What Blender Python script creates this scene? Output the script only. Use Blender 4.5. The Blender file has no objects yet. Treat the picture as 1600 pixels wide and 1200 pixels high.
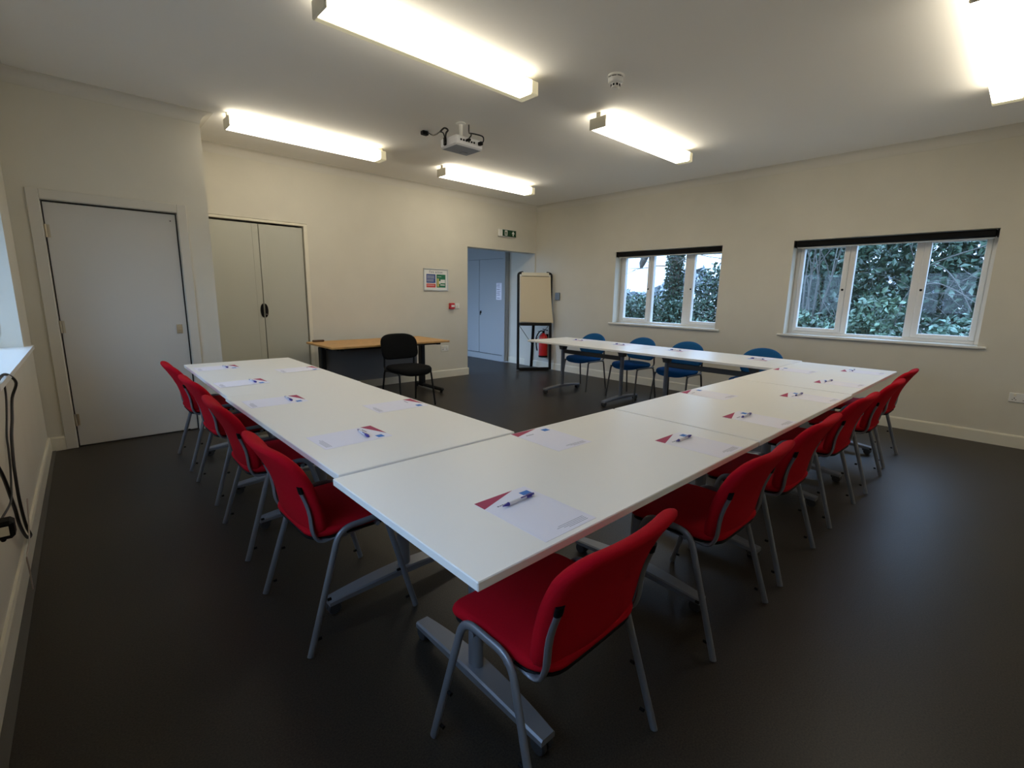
import bpy, math, random
from math import sin, cos, pi, radians as rad
from mathutils import Vector as V, Matrix as M

random.seed(7)
SC = bpy.context.scene
COL = SC.collection

# ------------------------------------------------------------------ helpers
class MB:
    """collects shapes and links them as one mesh object"""
    def __init__(s):
        s.v = []; s.f = []; s.m = []
    def add(s, vs, fs, mat=0, T=None):
        o = len(s.v)
        s.v += [tuple(T @ V(p)) if T else tuple(p) for p in vs]
        s.f += [tuple(i + o for i in f) for f in fs]
        s.m += [mat] * len(fs)
        return s
    def box(s, c, d, b=0.0, T=None, mat=0):
        hx, hy, hz = d[0]/2, d[1]/2, d[2]/2
        cx, cy, cz = c
        b = min(b, hx*.99, hy*.99, hz*.99)
        if b <= 0:
            vs = [(cx+i*hx, cy+j*hy, cz+k*hz) for i in (-1,1) for j in (-1,1) for k in (-1,1)]
            fs = [(0,1,3,2),(4,6,7,5),(0,4,5,1),(2,3,7,6),(0,2,6,4),(1,5,7,3)]
            return s.add(vs, fs, mat, T)
        vs = []; ix = {}
        for i in (-1,1):
            for j in (-1,1):
                for k in (-1,1):
                    for a in range(3):
                        h = [hx, hy, hz]; p = [i*hx, j*hy, k*hz]
                        for q in range(3):
                            if q != a: p[q] -= (i, j, k)[q]*b
                        ix[i,j,k,a] = len(vs); vs.append((cx+p[0], cy+p[1], cz+p[2]))
        fs = []
        for sg in (-1,1):
            for a in range(3):
                o = [q for q in range(3) if q != a]
                f = []
                for (u, w) in ((-1,-1),(1,-1),(1,1),(-1,1)):
                    t = [0,0,0]; t[a] = sg; t[o[0]] = u; t[o[1]] = w
                    f.append(ix[t[0],t[1],t[2],a])
                fs.append(tuple(f))
        for a in range(3):
            o = [q for q in range(3) if q != a]
            for u in (-1,1):
                for w in (-1,1):
                    t0 = [0,0,0]; t1 = [0,0,0]
                    t0[a] = -1; t1[a] = 1
                    for t in (t0, t1): t[o[0]] = u; t[o[1]] = w
                    fs.append((ix[(*t0,o[0])], ix[(*t1,o[0])], ix[(*t1,o[1])], ix[(*t0,o[1])]))
        for i in (-1,1):
            for j in (-1,1):
                for k in (-1,1):
                    fs.append((ix[i,j,k,0], ix[i,j,k,1], ix[i,j,k,2]))
        return s.add(vs, fs, mat, T)
    def tube(s, path, r, n=10, flat=None, side=None, T=None, mat=0, taper=None):
        """path of points; r radius, or flat=(a,b): a along 'side', b across"""
        P = [V(p) for p in path]
        rings = []; prev = None
        for i, p in enumerate(P):
            t = (P[min(i+1, len(P)-1)] - P[max(i-1, 0)]).normalized()
            if side is not None:
                u = V(side) - t*t.dot(V(side))
                if u.length < 1e-4: u = V((1,0,0)) - t*t.x
            elif prev is None:
                u = V((0,0,1)).cross(t)
                if u.length < .1: u = V((1,0,0)).cross(t)
            else:
                u = prev - t*t.dot(prev)
            u.normalize(); prev = u
            w = t.cross(u)
            a, b = flat if flat else (r, r)
            k = taper[i] if taper else 1
            rings.append([tuple(p + u*cos(2*pi*q/n)*a*k + w*sin(2*pi*q/n)*b*k) for q in range(n)])
        vs = [p for R in rings for p in R]
        fs = []
        for i in range(len(P)-1):
            for q in range(n):
                fs.append((i*n+q, i*n+(q+1) % n, (i+1)*n+(q+1) % n, (i+1)*n+q))
        fs.append(tuple(range(n-1, -1, -1)))
        fs.append(tuple((len(P)-1)*n+q for q in range(n)))
        return s.add(vs, fs, mat, T)
    def lathe(s, prof, n=24, T=None, mat=0):
        vs = []; fs = []
        for r, z in prof:
            vs += [(r*cos(2*pi*q/n), r*sin(2*pi*q/n), z) for q in range(n)]
        for i in range(len(prof)-1):
            for q in range(n):
                fs.append((i*n+q, i*n+(q+1) % n, (i+1)*n+(q+1) % n, (i+1)*n+q))
        fs.append(tuple(range(n-1, -1, -1))); fs.append(tuple((len(prof)-1)*n+q for q in range(n)))
        return s.add(vs, fs, mat, T)
    def prism(s, poly, z0, z1, T=None, mat=0):
        n = len(poly)
        vs = [(x, y, z0) for x, y in poly] + [(x, y, z1) for x, y in poly]
        fs = [(i, (i+1) % n, n+(i+1) % n, n+i) for i in range(n)]
        fs += [tuple(range(n-1, -1, -1)), tuple(range(n, 2*n))]
        return s.add(vs, fs, mat, T)
    def pad(s, outline, t, surf, mat=0, T=None, er=None, crown=0.0):
        """upholstered slab: outline in the (u,v) plane, thickness t, surf(u,v,w) places it"""
        n = len(outline)
        cu = sum(p[0] for p in outline)/n; cv = sum(p[1] for p in outline)/n
        half = min(max(abs(p[0]-cu) for p in outline), max(abs(p[1]-cv) for p in outline))
        er = er or t/2
        layers = []
        for k in (.0, .35, .7):
            layers.append((k, -t/2))
        for a in (-90, -60, -30, 0, 30, 60, 90):
            layers.append((1-er*(1-cos(rad(a)))/half, t/2*sin(rad(a))))
        for k in (.7, .35, .0):
            layers.append((k, t/2))
        vs = []; fs = []
        for k, w in layers:
            k2 = max(k, .002)
            cr = crown*(1-min(1, k2)**2)*(1 if w > 0 else -1)
            for u, v in outline:
                vs.append(tuple(surf(cu+(u-cu)*k2, cv+(v-cv)*k2, w+cr)))
        for i in range(len(layers)-1):
            for q in range(n):
                fs.append((i*n+q, i*n+(q+1) % n, (i+1)*n+(q+1) % n, (i+1)*n+q))
        fs.append(tuple(range(n-1, -1, -1))); fs.append(tuple((len(layers)-1)*n+q for q in range(n)))
        return s.add(vs, fs, mat, T)
    def build(s, name, mats, parent=None, smooth=None, kind=None, label=None, loc=None):
        me = bpy.data.meshes.new(name)
        me.from_pydata(s.v, [], s.f)
        if not isinstance(mats, (list, tuple)): mats = [mats]
        for m in mats: me.materials.append(m)
        if len(mats) > 1: me.polygons.foreach_set('material_index', s.m)
        if smooth:
            me.polygons.foreach_set('use_smooth', [True]*len(me.polygons))
            me.set_sharp_from_angle(angle=rad(smooth))
        me.update()
        o = bpy.data.objects.new(name, me); COL.objects.link(o)
        if parent: o.parent = parent
        if kind: o['kind'] = kind
        if label: o['label'] = label
        if loc: o.location = loc
        return o

def fillet(path, r, n=6):
    P = [V(p) for p in path]; out = [P[0]]
    for i in range(1, len(P)-1):
        a = (P[i-1]-P[i]); b = (P[i+1]-P[i])
        d = min(r, a.length*.49, b.length*.49)
        p0 = P[i]+a.normalized()*d; p1 = P[i]+b.normalized()*d
        for k in range(n+1):
            t = k/n
            out.append(p0*(1-t)**2 + P[i]*2*t*(1-t) + p1*t*t)
    out.append(P[-1]); return out

def spline(pts, n=6):
    P = [V(p) for p in pts]; out = []
    for i in range(len(P)-1):
        p0 = P[max(i-1, 0)]; p1 = P[i]; p2 = P[i+1]; p3 = P[min(i+2, len(P)-1)]
        for k in range(n):
            t = k/n
            out.append(.5*((2*p1)+(p2-p0)*t+(2*p0-5*p1+4*p2-p3)*t*t+(3*p1-p0-3*p2+p3)*t**3))
    out.append(P[-1]); return out

def thing(name, label, cat, loc=(0,0,0), rz=0, group=None, kind=None):
    o = bpy.data.objects.new(name, None); COL.objects.link(o)
    o.empty_display_size = .1
    o.location = loc; o.rotation_euler = (0, 0, rz)
    return tag(o, label, cat, group, kind)
def tag(o, label=None, cat=None, group=None, kind=None):
    if label: o['label'] = label
    if cat: o['category'] = cat
    if group: o['group'] = group
    if kind: o['kind'] = kind
    return o
def dup(root, loc, rz, label, group=None):
    r = root.copy(); COL.objects.link(r); r.location = loc; r.rotation_euler = (0, 0, rz)
    r['label'] = label
    if group: r['group'] = group
    for ch in [c for c in ALLCH(root)]:
        c = ch.copy(); COL.objects.link(c); c.parent = r
        for g in ALLCH(ch):
            d = g.copy(); COL.objects.link(d); d.parent = c
    return r
def ALLCH(o): return [c for c in bpy.data.objects if c.parent == o]

# ------------------------------------------------------------------ materials
def mat(name, col, rough=.6, metal=0, spec=.5, noise=None, bump=None, emit=None, sheen=0, coat=0):
    m = bpy.data.materials.new(name); m.use_nodes = True
    nt = m.node_tree; b = nt.nodes['Principled BSDF']
    b.inputs['Base Color'].default_value = (*col, 1)
    b.inputs['Roughness'].default_value = rough
    b.inputs['Metallic'].default_value = metal
    b.inputs['Specular IOR Level'].default_value = spec
    if sheen: b.inputs['Sheen Weight'].default_value = sheen
    if coat: b.inputs['Coat Weight'].default_value = coat
    tc = nt.nodes.new('ShaderNodeTexCoord')
    if noise:
        sc, amt = noise
        n = nt.nodes.new('ShaderNodeTexNoise'); n.inputs['Scale'].default_value = sc; n.inputs['Detail'].default_value = 4
        nt.links.new(tc.outputs['Object'], n.inputs['Vector'])
        r = nt.nodes.new('ShaderNodeValToRGB')
        r.color_ramp.elements[0].position = .3; r.color_ramp.elements[1].position = .7
        r.color_ramp.elements[0].color = (*[max(0, c*(1-amt)) for c in col], 1)
        r.color_ramp.elements[1].color = (*[min(1, c*(1+amt)) for c in col], 1)
        nt.links.new(n.outputs['Fac'], r.inputs['Fac']); nt.links.new(r.outputs['Color'], b.inputs['Base Color'])
    if bump:
        sc, st = bump
        n = nt.nodes.new('ShaderNodeTexNoise'); n.inputs['Scale'].default_value = sc; n.inputs['Detail'].default_value = 3
        nt.links.new(tc.outputs['Object'], n.inputs['Vector'])
        bp = nt.nodes.new('ShaderNodeBump'); bp.inputs['Strength'].default_value = st; bp.inputs['Distance'].default_value = .002
        nt.links.new(n.outputs['Fac'], bp.inputs['Height']); nt.links.new(bp.outputs['Normal'], b.inputs['Normal'])
    if emit:
        b.inputs['Emission Color'].default_value = (*emit[0], 1); b.inputs['Emission Strength'].default_value = emit[1]
    return m

LAMP = (1.0, .91, .74)
MT = dict(
    wall=mat('wall_paint', (.68, .645, .55), .8, spec=.25, bump=(120, .12), noise=(3, .02)),
    ceil=mat('ceiling_paint', (.86, .835, .775), .9, spec=.15, bump=(90, .1)),
    coving=mat('coving_paint', (.68, .65, .575), .85, spec=.15),
    gloss=mat('gloss_trim', (.78, .735, .60), .38, spec=.45),
    doorp=mat('door_paint', (.60, .575, .52), .5, spec=.4),
    doorframe=mat('door_frame_paint', (.64, .605, .525), .45, spec=.4),
    floor=mat('dark_vinyl', (.029, .0228, .0162), .40, spec=.30, noise=(170, .45), bump=(140, .18)),
    floorstrip=mat('floor_edge_strip', (.085, .08, .07), .6),
    upvc=mat('white_upvc', (.82, .81, .78), .35),
    sill=mat('sill_paint', (.82, .80, .74), .35),
    table=mat('white_laminate', (.92, .90, .85), .36, spec=.4, bump=(300, .03)),
    edge=mat('table_edge', (.82, .81, .78), .3),
    silver=mat('silver_paint', (.21, .22, .245), .38, metal=.4),
    grey_metal=mat('dark_grey_metal', (.095, .088, .08), .45, metal=.3),
    red=mat('red_fabric', (.44, .003, .012), .9, spec=.12, noise=(500, .12), bump=(900, .3)),
    blue=mat('blue_fabric', (.014, .10, .26), .9, spec=.12, noise=(500, .15), bump=(900, .3)),
    black_fab=mat('black_fabric', (.005, .005, .005), .9, spec=.15, bump=(900, .3), noise=(500, .2)),
    black=mat('black_plastic', (.004, .0035, .0035), .6, spec=.15),
    blackm=mat('black_metal', (.006, .006, .006), .5, spec=.3),
    rubber=mat('caster_rubber', (.03, .03, .032), .6),
    beech=mat('beech_laminate', (.55, .31, .11), .45, noise=(14, .12)),
    modesty=mat('grey_panel', (.14, .135, .13), .55),
    cabdoor=mat('tambour_grey', (.50, .50, .43), .5),
    cream=mat('cream_cap', (.80, .75, .60), .4),
    paper=mat('paper', (.90, .885, .97), .75, spec=.2),
    maroon=mat('print_maroon', (.42, .035, .10), .7),
    logo=mat('print_blue', (.04, .20, .62), .7),
    ink=mat('print_ink', (.18, .18, .24), .7),
    inkl=mat('print_light_ink', (.42, .42, .48), .7),
    purple=mat('pen_purple', (.045, .03, .30), .35),
    penw=mat('pen_white', (.82, .82, .86), .3),
    pad=mat('flip_paper', (.80, .69, .50), .8, spec=.2),
    fire_red=mat('fire_red', (.55, .012, .012), .3),
    green=mat('sign_green', (.003, .06, .022), .4),
    white=mat('white_plastic', (.80, .79, .75), .35),
    proj=mat('projector_white', (.70, .70, .72), .4),
    projg=mat('projector_grey', (.30, .33, .38), .5),
    alu=mat('alu_frame', (.62, .62, .58), .35, metal=.7),
    sblue=mat('sign_blue', (.02, .06, .25), .5),
    sred=mat('sign_red', (.60, .03, .02), .5),
    sgreen=mat('notice_green', (.01, .16, .07), .5),
    syel=mat('notice_yellow', (.55, .48, .15), .6),
    brass=mat('lock_metal', (.55, .47, .33), .35, metal=.8),
    chrome=mat('chrome', (.6, .6, .6), .2, metal=1),
    gap=mat('shadow_gap', (.03, .028, .025), .9),
    cable=mat('cable_black', (.012, .012, .012), .5),
    cablec=mat('cable_cream', (.45, .38, .33), .5),
    bluegrey=mat('box_bluegrey', (.20, .26, .34), .5),
    darkbrown=mat('dark_brown', (.10, .05, .02), .6),
    corr=mat('corridor_paint', (.40, .42, .43), .6),
    bark=mat('bark', (.10, .085, .07), .9, noise=(20, .4), bump=(30, .6)),
    branch=mat('pale_branch', (.10, .093, .08), .9, noise=(30, .3)),
    soil=mat('leaf_litter', (.11, .095, .07), .95, noise=(4, .5)),
    field=mat('pale_field', (.42, .41, .35), .95, noise=(.5, .2)),
)
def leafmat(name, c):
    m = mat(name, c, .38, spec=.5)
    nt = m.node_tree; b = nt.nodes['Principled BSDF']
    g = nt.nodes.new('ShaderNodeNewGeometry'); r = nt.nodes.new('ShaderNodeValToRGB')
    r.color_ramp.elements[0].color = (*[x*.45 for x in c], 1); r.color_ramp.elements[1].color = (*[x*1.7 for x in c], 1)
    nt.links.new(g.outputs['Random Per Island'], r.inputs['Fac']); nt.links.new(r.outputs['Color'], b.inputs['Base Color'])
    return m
LEAF = dict(dark=leafmat('leaf_dark', (.05, .085, .055)), mid=leafmat('leaf_mid', (.085, .135, .085)),
            pale=leafmat('leaf_glint', (.12, .19, .14)), ivy=leafmat('leaf_ivy', (.025, .048, .026)),
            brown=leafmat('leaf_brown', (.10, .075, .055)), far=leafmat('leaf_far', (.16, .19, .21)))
# lamp diffuser
m = bpy.data.materials.new('lit_diffuser'); m.use_nodes = True
nt = m.node_tree; nt.nodes.clear()
e = nt.nodes.new('ShaderNodeEmission'); e.inputs['Color'].default_value = (*LAMP, 1); e.inputs['Strength'].default_value = 9.0
out = nt.nodes.new('ShaderNodeOutputMaterial'); nt.links.new(e.outputs[0], out.inputs[0])
MT['lamp'] = m
MT['lit_cap'] = mat('lit_end_cap', (.75, .70, .52), .4, emit=((1, .88, .55), .3))
# window glass: clear pane with fresnel reflection
m = bpy.data.materials.new('window_glass'); m.use_nodes = True
nt = m.node_tree; nt.nodes.clear()
tr = nt.nodes.new('ShaderNodeBsdfTransparent'); tr.inputs['Color'].default_value = (.93, .96, .96, 1)
gl = nt.nodes.new('ShaderNodeBsdfGlossy'); gl.inputs['Roughness'].default_value = .02
lw = nt.nodes.new('ShaderNodeLayerWeight'); pw = nt.nodes.new('ShaderNodeMath'); pw.operation = 'POWER'; pw.inputs[1].default_value = 4
fr = nt.nodes.new('ShaderNodeMath'); fr.operation = 'MULTIPLY_ADD'; fr.inputs[1].default_value = .5; fr.inputs[2].default_value = .028
nt.links.new(lw.outputs['Facing'], pw.inputs[0]); nt.links.new(pw.outputs[0], fr.inputs[0])
mx = nt.nodes.new('ShaderNodeMixShader'); out = nt.nodes.new('ShaderNodeOutputMaterial')
nt.links.new(fr.outputs[0], mx.inputs[0]); nt.links.new(tr.outputs[0], mx.inputs[1]); nt.links.new(gl.outputs[0], mx.inputs[2])
nt.links.new(mx.outputs[0], out.inputs[0]); MT['glass'] = m

# ------------------------------------------------------------------ setting
XW, YB, YD, HC, YF = 6.474, 6.38, 5.39, 2.925, -0.9
XC = 1.068                                   # end of the door wall
def lx(y): return -0.250 - (YD-y)*0.0197      # left wall face (slightly skewed)

def S(mb, name, m, **k):
    return mb.build(name, m, kind='structure', **k)

f = MB(); f.box(((XW-.8)/2+.1, (YB+YF)/2+1.6, -.06), (XW+1.9, YB-YF+4.4, .12)); S(f, 'floor', MT['floor'])
c = MB(); c.box(((XW-.4)/2, (YB+YF)/2, HC+.06), (XW+1.6, YB-YF+.8, .12)); S(c, 'ceiling', MT['ceil'])

# right wall with two window openings
W1 = (2.91, 4.60); W2 = (.31, 2.05); ZS, ZH = .935, 2.043; WT = .29
def wall_x(name, x0, x1, y0, y1, holes, z1=HC, m=None):
    w = MB(); ys = y0
    def b(ya, yb, za, zb):
        if yb-ya > 1e-4 and zb-za > 1e-4: w.box(((x0+x1)/2, (ya+yb)/2, (za+zb)/2), (abs(x1-x0), yb-ya, zb-za))
    for a, bb, za, zb in sorted(holes):
        b(ys, a, 0, z1); b(a, bb, 0, za); b(a, bb, zb, z1); ys = bb
    b(ys, y1, 0, z1)
    return S(w, name, m or MT['wall'])
wall_x('wall_right', XW, XW+WT, YF-.2, 7.10, [(*W1, ZS-.02, ZH), (*W2, ZS-.02, ZH)])

# back wall with cupboard recess and doorway
DX0, DX1, DZ = 4.885, 6.45, 2.108
CX0, CX1, CZ = 1.20, 2.335, 2.186
w = MB()
def by(x0, x1, z0, z1, y0=YB, y1=YB+.22): w.box(((x0+x1)/2, (y0+y1)/2, (z0+z1)/2), (x1-x0, y1-y0, z1-z0))
by(.9, CX0, 0, HC); by(CX0, CX1, CZ, HC); by(CX1, DX0, 0, HC); by(DX0, DX1, DZ, HC); by(DX1, XW, 0, HC)
by(.9, CX1+.2, 0, HC, YB+.55, YB+.6); by(CX1, CX1+.05, 0, HC, YB+.22, YB+.55)
S(w, 'wall_back', MT['wall'])

# door wall (projecting block on the left)
DL0, DL1, DLZ = -.060, .805, 2.019
w = MB()
def bd(x0, x1, z0, z1, y0=YD, y1=YD+.12): w.box(((x0+x1)/2, (y0+y1)/2, (z0+z1)/2), (x1-x0, y1-y0, z1-z0))
bd(-.7, DL0-.03, 0, HC); bd(DL0-.03, DL1+.03, DLZ+.03, HC); bd(DL1+.03, XC, 0, HC)
w.box((XC-.06, (YD+.12+YB)/2, HC/2), (.12, YB-YD-.12, HC))
w.box((.18, YD+.15, HC/2), (1.7, .06, HC))  # unseen slab added behind the door to block sky light at its edges
S(w, 'wall_inner', MT['wall'])
# left wall, skewed, with two window openings
LW1 = (3.07, 4.77); LW2 = (.25, 1.95)
w = MB()
def bl(ya, yb, za, zb):
    vs = []
    for y in (ya, yb):
        for dx in (0, -.30):
            for z in (za, zb): vs.append((lx(y)+dx, y, z))
    w.add(vs, [(0,1,3,2),(4,6,7,5),(0,4,5,1),(2,3,7,6),(0,2,6,4),(1,5,7,3)])
for ya, yb, za, zb in ((YF-.2, LW2[0], 0, HC), (LW2[0], LW2[1], 0, ZS-.02), (LW2[0], LW2[1], ZH, HC), (LW2[1], LW1[0], 0, HC),
                       (LW1[0], LW1[1], 0, ZS-.02), (LW1[0], LW1[1], ZH, HC), (LW1[1], YD+.02, 0, HC)):
    bl(ya, yb, za, zb)
S(w, 'wall_left', MT['wall'])
w = MB(); w.box((3.1, YF-.1, HC/2), (7.6, .2, HC)); S(w, 'wall_front', MT['wall'])

# corridor beyond the doorway
w = MB(); w.box((3.95, 6.75, 1.3), (.2, .30, 2.6)); w.box((3.95, 7.95, .15), (.2, 2.1, .3)); w.box((3.95, 7.95, 2.5), (.2, 2.1, .2)); w.box((3.95, 9.1, 1.3), (.2, .3, 2.6))
S(w, 'wall_corridor', MT['corr'])
w = MB(); w.box((5.2, 9.32, 1.3), (2.8, .14, 2.6)); S(w, 'wall_corridor_end', MT['corr'])
w = MB(); w.box((5.25, 7.95, 2.66), (2.8, 2.7, .12)); S(w, 'ceiling_corridor', MT['ceil'])

# coving (quarter-hollow section) ----------------------------------------------------------
def coving(name, path, inward):
    prof = [(0, 0), (0, -.092), (.004, -.092)]
    for k in range(9):
        a = k/8*pi/2
        prof.append((.095-.091*cos(a), -.004-.086*(1-sin(a))))
    prof += [(.097, -.002), (.097, 0)]
    mb = MB(); n = len(prof)
    vs = []
    for (p, q) in zip(path, inward):
        for d, z in prof: vs.append((p[0]+q[0]*d, p[1]+q[1]*d, HC+z))
    fs = []
    for i in range(len(path)-1):
        for k in range(n): fs.append((i*n+k, i*n+(k+1) % n, (i+1)*n+(k+1) % n, (i+1)*n+k))
    fs += [tuple(range(n)), tuple((len(path)-1)*n+k for k in range(n-1, -1, -1))]
    mb.add(vs, fs)
    return S(mb, name, MT['coving'], smooth=35)
coving('trim_1', [(XW, YF), (XW, YB), (XC, YB), (XC, YD), (lx(YD), YD), (lx(YF), YF)],
       [(-1, 0), (-1, -1), (1, -1), (1, -1), (1, -1), (1, 0)])

# baseboards
def bboard(name, x0, y0, x1, y1, nx, ny, h=.12, t=.016):
    L = math.hypot(x1-x0, y1-y0)
    mb = MB(); T = M.Translation(((x0+x1)/2+nx*t/2, (y0+y1)/2+ny*t/2, 0)) @ M.Rotation(math.atan2(y1-y0, x1-x0), 4, 'Z')
    sgn = 1 if (M.Rotation(math.atan2(y1-y0, x1-x0), 3, 'Z') @ V((0, 1, 0))).dot(V((nx, ny, 0))) > 0 else -1
    poly = [(-t/2*sgn, 0), (t/2*sgn, 0), (t/2*sgn, h-.014), (t/2*sgn*.3, h), (-t/2*sgn, h)]
    vs = [(-L/2, a, z) for a, z in poly]+[(L/2, a, z) for a, z in poly]; n = 5
    mb.add(vs, [(i, (i+1) % n, n+(i+1) % n, n+i) for i in range(n)]+[(4,3,2,1,0),(5,6,7,8,9)], T=T)
    return S(mb, name, MT['gloss'])
bboard('baseboard_right', XW, YF, XW, 7.08, -1, 0)
bboard('baseboard_back', CX1+.03, YB, DX0, YB, 0, -1)
bboard('baseboard_doorway', DX0, YB-.016, DX0, YB+.22, 1, 0)
bboard('baseboard_left', lx(YF), YF, lx(YD), YD, 1, .0197)
bboard('baseboard_inner', lx(YD)+.016, YD, DL0-.085, YD, 0, -1, h=.12)
bboard('baseboard_inner_corner', DL1+.085, YD, XC+.012, YD, 0, -1)
# pale strip of flooring along the left wall
mb = MB(); mb.add([(lx(YF)+.016, YF, .001), (lx(YF)+.052, YF, .001), (lx(YD)+.038, YD-.016, .001), (lx(YD)+.016, YD-.016, .001)] +
                  [(lx(YF)+.016, YF, .004), (lx(YF)+.052, YF, .004), (lx(YD)+.038, YD-.016, .004), (lx(YD)+.016, YD-.016, .004)],
                  [(0,3,2,1),(4,5,6,7),(0,1,5,4),(1,2,6,5),(2,3,7,6),(3,0,4,7)])
S(mb, 'trim_2', MT['floorstrip'])

# ------------------------------------------------------------------ windows
def window(name, x, sgn, y0, y1, gl, zt=1.945, blind=None, label=None):
    """x: room face of the wall, sgn: direction outwards; gl: three (ya, yb, zb) glass rectangles from high y to low y"""
    r = thing(name, label, 'window', (0, 0, 0), kind='structure')
    xf = x+sgn*.165; d = .07
    k_ = (abs(xf)+.005)/6.57
    gl = [(a*k_, b*k_, 1.355+(z-1.355)*k_) for a, b, z in gl]; zt = 1.355+(zt-1.355)*k_
    xm = xf+sgn*d/2
    fr = MB()
    def bx(mb, ya, yb, za, zb, xa=None, dd=d, b=.004): mb.box((xa or xm, (ya+yb)/2, (za+zb)/2), (dd, yb-ya, zb-za), b)
    z0, z1 = ZS, ZH
    bx(fr, y0, y0+.04, z0, z1); bx(fr, y1-.04, y1, z0, z1)
    bx(fr, y0+.04, y1-.04, z0, z0+.035); bx(fr, y0+.04, y1-.04, z1-.035, z1)
    g1, g2, g3 = gl
    # mullions either side of the fixed centre light
    for a, b in ((g3[1]+.055, g2[0]), (g2[1], g1[0]-.055)):
        bx(fr, a, b, z0+.035, z1-.035)
    fr.build('frame', MT['upvc'], r, smooth=30)
    # opening sashes left and right
    for g, (ya, yb) in ((g3, (y0+.04, g3[1]+.055)), (g1, (g1[0]-.055, y1-.04))):
        sm = MB(); zb, za = z1-.035, z0+.035
        xs = xf-sgn*.006+sgn*.03
        bx(sm, ya, g[0], za, zb, xs, .072, .006); bx(sm, g[1], yb, za, zb, xs, .072, .006)
        bx(sm, g[0], g[1], za, g[2], xs, .072, .006); bx(sm, g[0], g[1], zt, zb, xs, .072, .006)
        so = sm.build('sash', MT['upvc'], r, smooth=30)
        hy = (g[1]+.028) if g is g3 else (g[0]-.028)
        h = MB(); h.lathe([(.0, 0), (.012, 0), (.012, .008), (.009, .012), (0, .013)], 14,
                          T=M.Translation((xf-sgn*.010, hy, 1.472)) @ M.Rotation(-sgn*pi/2, 4, 'Y'))
        h.build('handle', MT['black'], so, smooth=40)
        p = MB(); p.box((xs+sgn*.005, (g[0]+g[1])/2, (g[2]+zt)/2), (.006, g[1]-g[0]+.01, zt-g[2]+.01)); p.build('pane', MT['glass'], so)
    p = MB(); p.box((xm+sgn*.005, (g2[0]+g2[1])/2, (g2[2]+zt+.03)/2), (.006, g2[1]-g2[0]+.01, zt+.03-g2[2])); p.build('pane', MT['glass'], r)
    s = MB(); s.box((x+sgn*.066, (y0+y1)/2, z0-.012), (.199, y1-y0-.002, .024), .003)
    s.box((x-sgn*.017, (y0+y1)/2, z0-.012), (.034, y1-y0+.13, .024), .006)
    s.build('sill', MT['sill'], r, smooth=30)
    return r
window('window_1', XW, 1, *W1, [(4.06, 4.46, 1.02), (3.46, 3.97, .975), (2.95, 3.32, 1.02)], label='white three-pane window with an ivy-clad trunk outside')
window('window_2', XW, 1, *W2, [(1.54, 1.945, 1.02), (.91, 1.43, .975), (.39, .79, 1.02)], label='white three-pane window filled with bushes, nearest the camera')
def lwin(name, y0, y1, label):
    r = thing(name, label, 'window', (0, 0, 0), kind='structure'); xc = lx((y0+y1)/2)-.24; fr = MB()
    for a, b, za, zb in ((y0, y0+.09, ZS, ZH), (y1-.09, y1, ZS, ZH), (y0+.09, y1-.09, ZS, ZS+.08), (y0+.09, y1-.09, ZH-.08, ZH), (y0+.53, y0+.62, ZS+.08, ZH-.08), (y1-.62, y1-.53, ZS+.08, ZH-.08)):
        fr.box((xc, (a+b)/2, (za+zb)/2), (.07, b-a, zb-za), .004)
    fr.build('frame', MT['upvc'], r, smooth=30)
    for a, b in ((y0+.09, y0+.53), (y0+.62, y1-.62), (y1-.53, y1-.09)):
        p = MB(); p.box((xc, (a+b)/2, (ZS+ZH)/2), (.006, b-a+.01, ZH-ZS-.15)); p.build('pane', MT['glass'], r)
    s = MB(); a, b = y0+.001, y1-.001; e = .12
    s.prism([(lx(a)-.205, a), (lx(a)+.001, a), (lx(a)+.001, a-e), (lx(a-e)+.045, a-e), (lx(b+e)+.045, b+e), (lx(b)+.001, b+e), (lx(b)+.001, b), (lx(b)-.205, b)], ZS-.026, ZS)
    s.build('sill', MT['sill'], r, smooth=30)
lwin('window_3', *LW1, 'window on the left wall with a bright sill beside the white door')
lwin('window_4', *LW2, 'window on the left wall level with the camera')

# roller blinds rolled up in the recess heads
def blind(y0, y1, label):
    r = thing('roller_blind', label, 'blind', (XW+.045, (y0+y1)/2, ZH-.042), group='rolled-up black blinds')
    L = y1-y0-.03
    b = MB(); b.box((0, 0, 0), (.075, L, .068), .014); b.build('cassette', MT['black'], r, smooth=40)
    b = MB(); b.box((.004, 0, -.042), (.012, L-.03, .016), .003); b.build('bottom_bar', MT['alu'], r, smooth=40)
    for s in (-1, 1):
        b = MB(); b.box((0, s*(L/2+.004), 0), (.082, .010, .076), .004); b.build('end_bracket', MT['black'], r, smooth=40)
blind(*W1, 'black roller blind rolled up above the window nearest the flip chart')
blind(*W2, 'black roller blind rolled up above the window full of bushes')
# cord of the blind on the left window
mb = MB(); yc = LW1[1]-.004; xx = lx(LW1[1])
mb.tube(spline([(xx-.16, yc, 2.0), (xx-.16, yc, 1.3), (xx-.155, yc, 1.06), (xx-.14, yc, 1.01), (xx-.115, yc, 1.01), (xx-.10, yc, 1.06), (xx-.10, yc, 1.3), (xx-.11, yc, 2.0)]), .0018, 6)
tag(mb.build('blind_cord', MT['inkl'], smooth=60), 'thin looped blind cord hanging in the left window reveal', 'cord')

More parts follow.
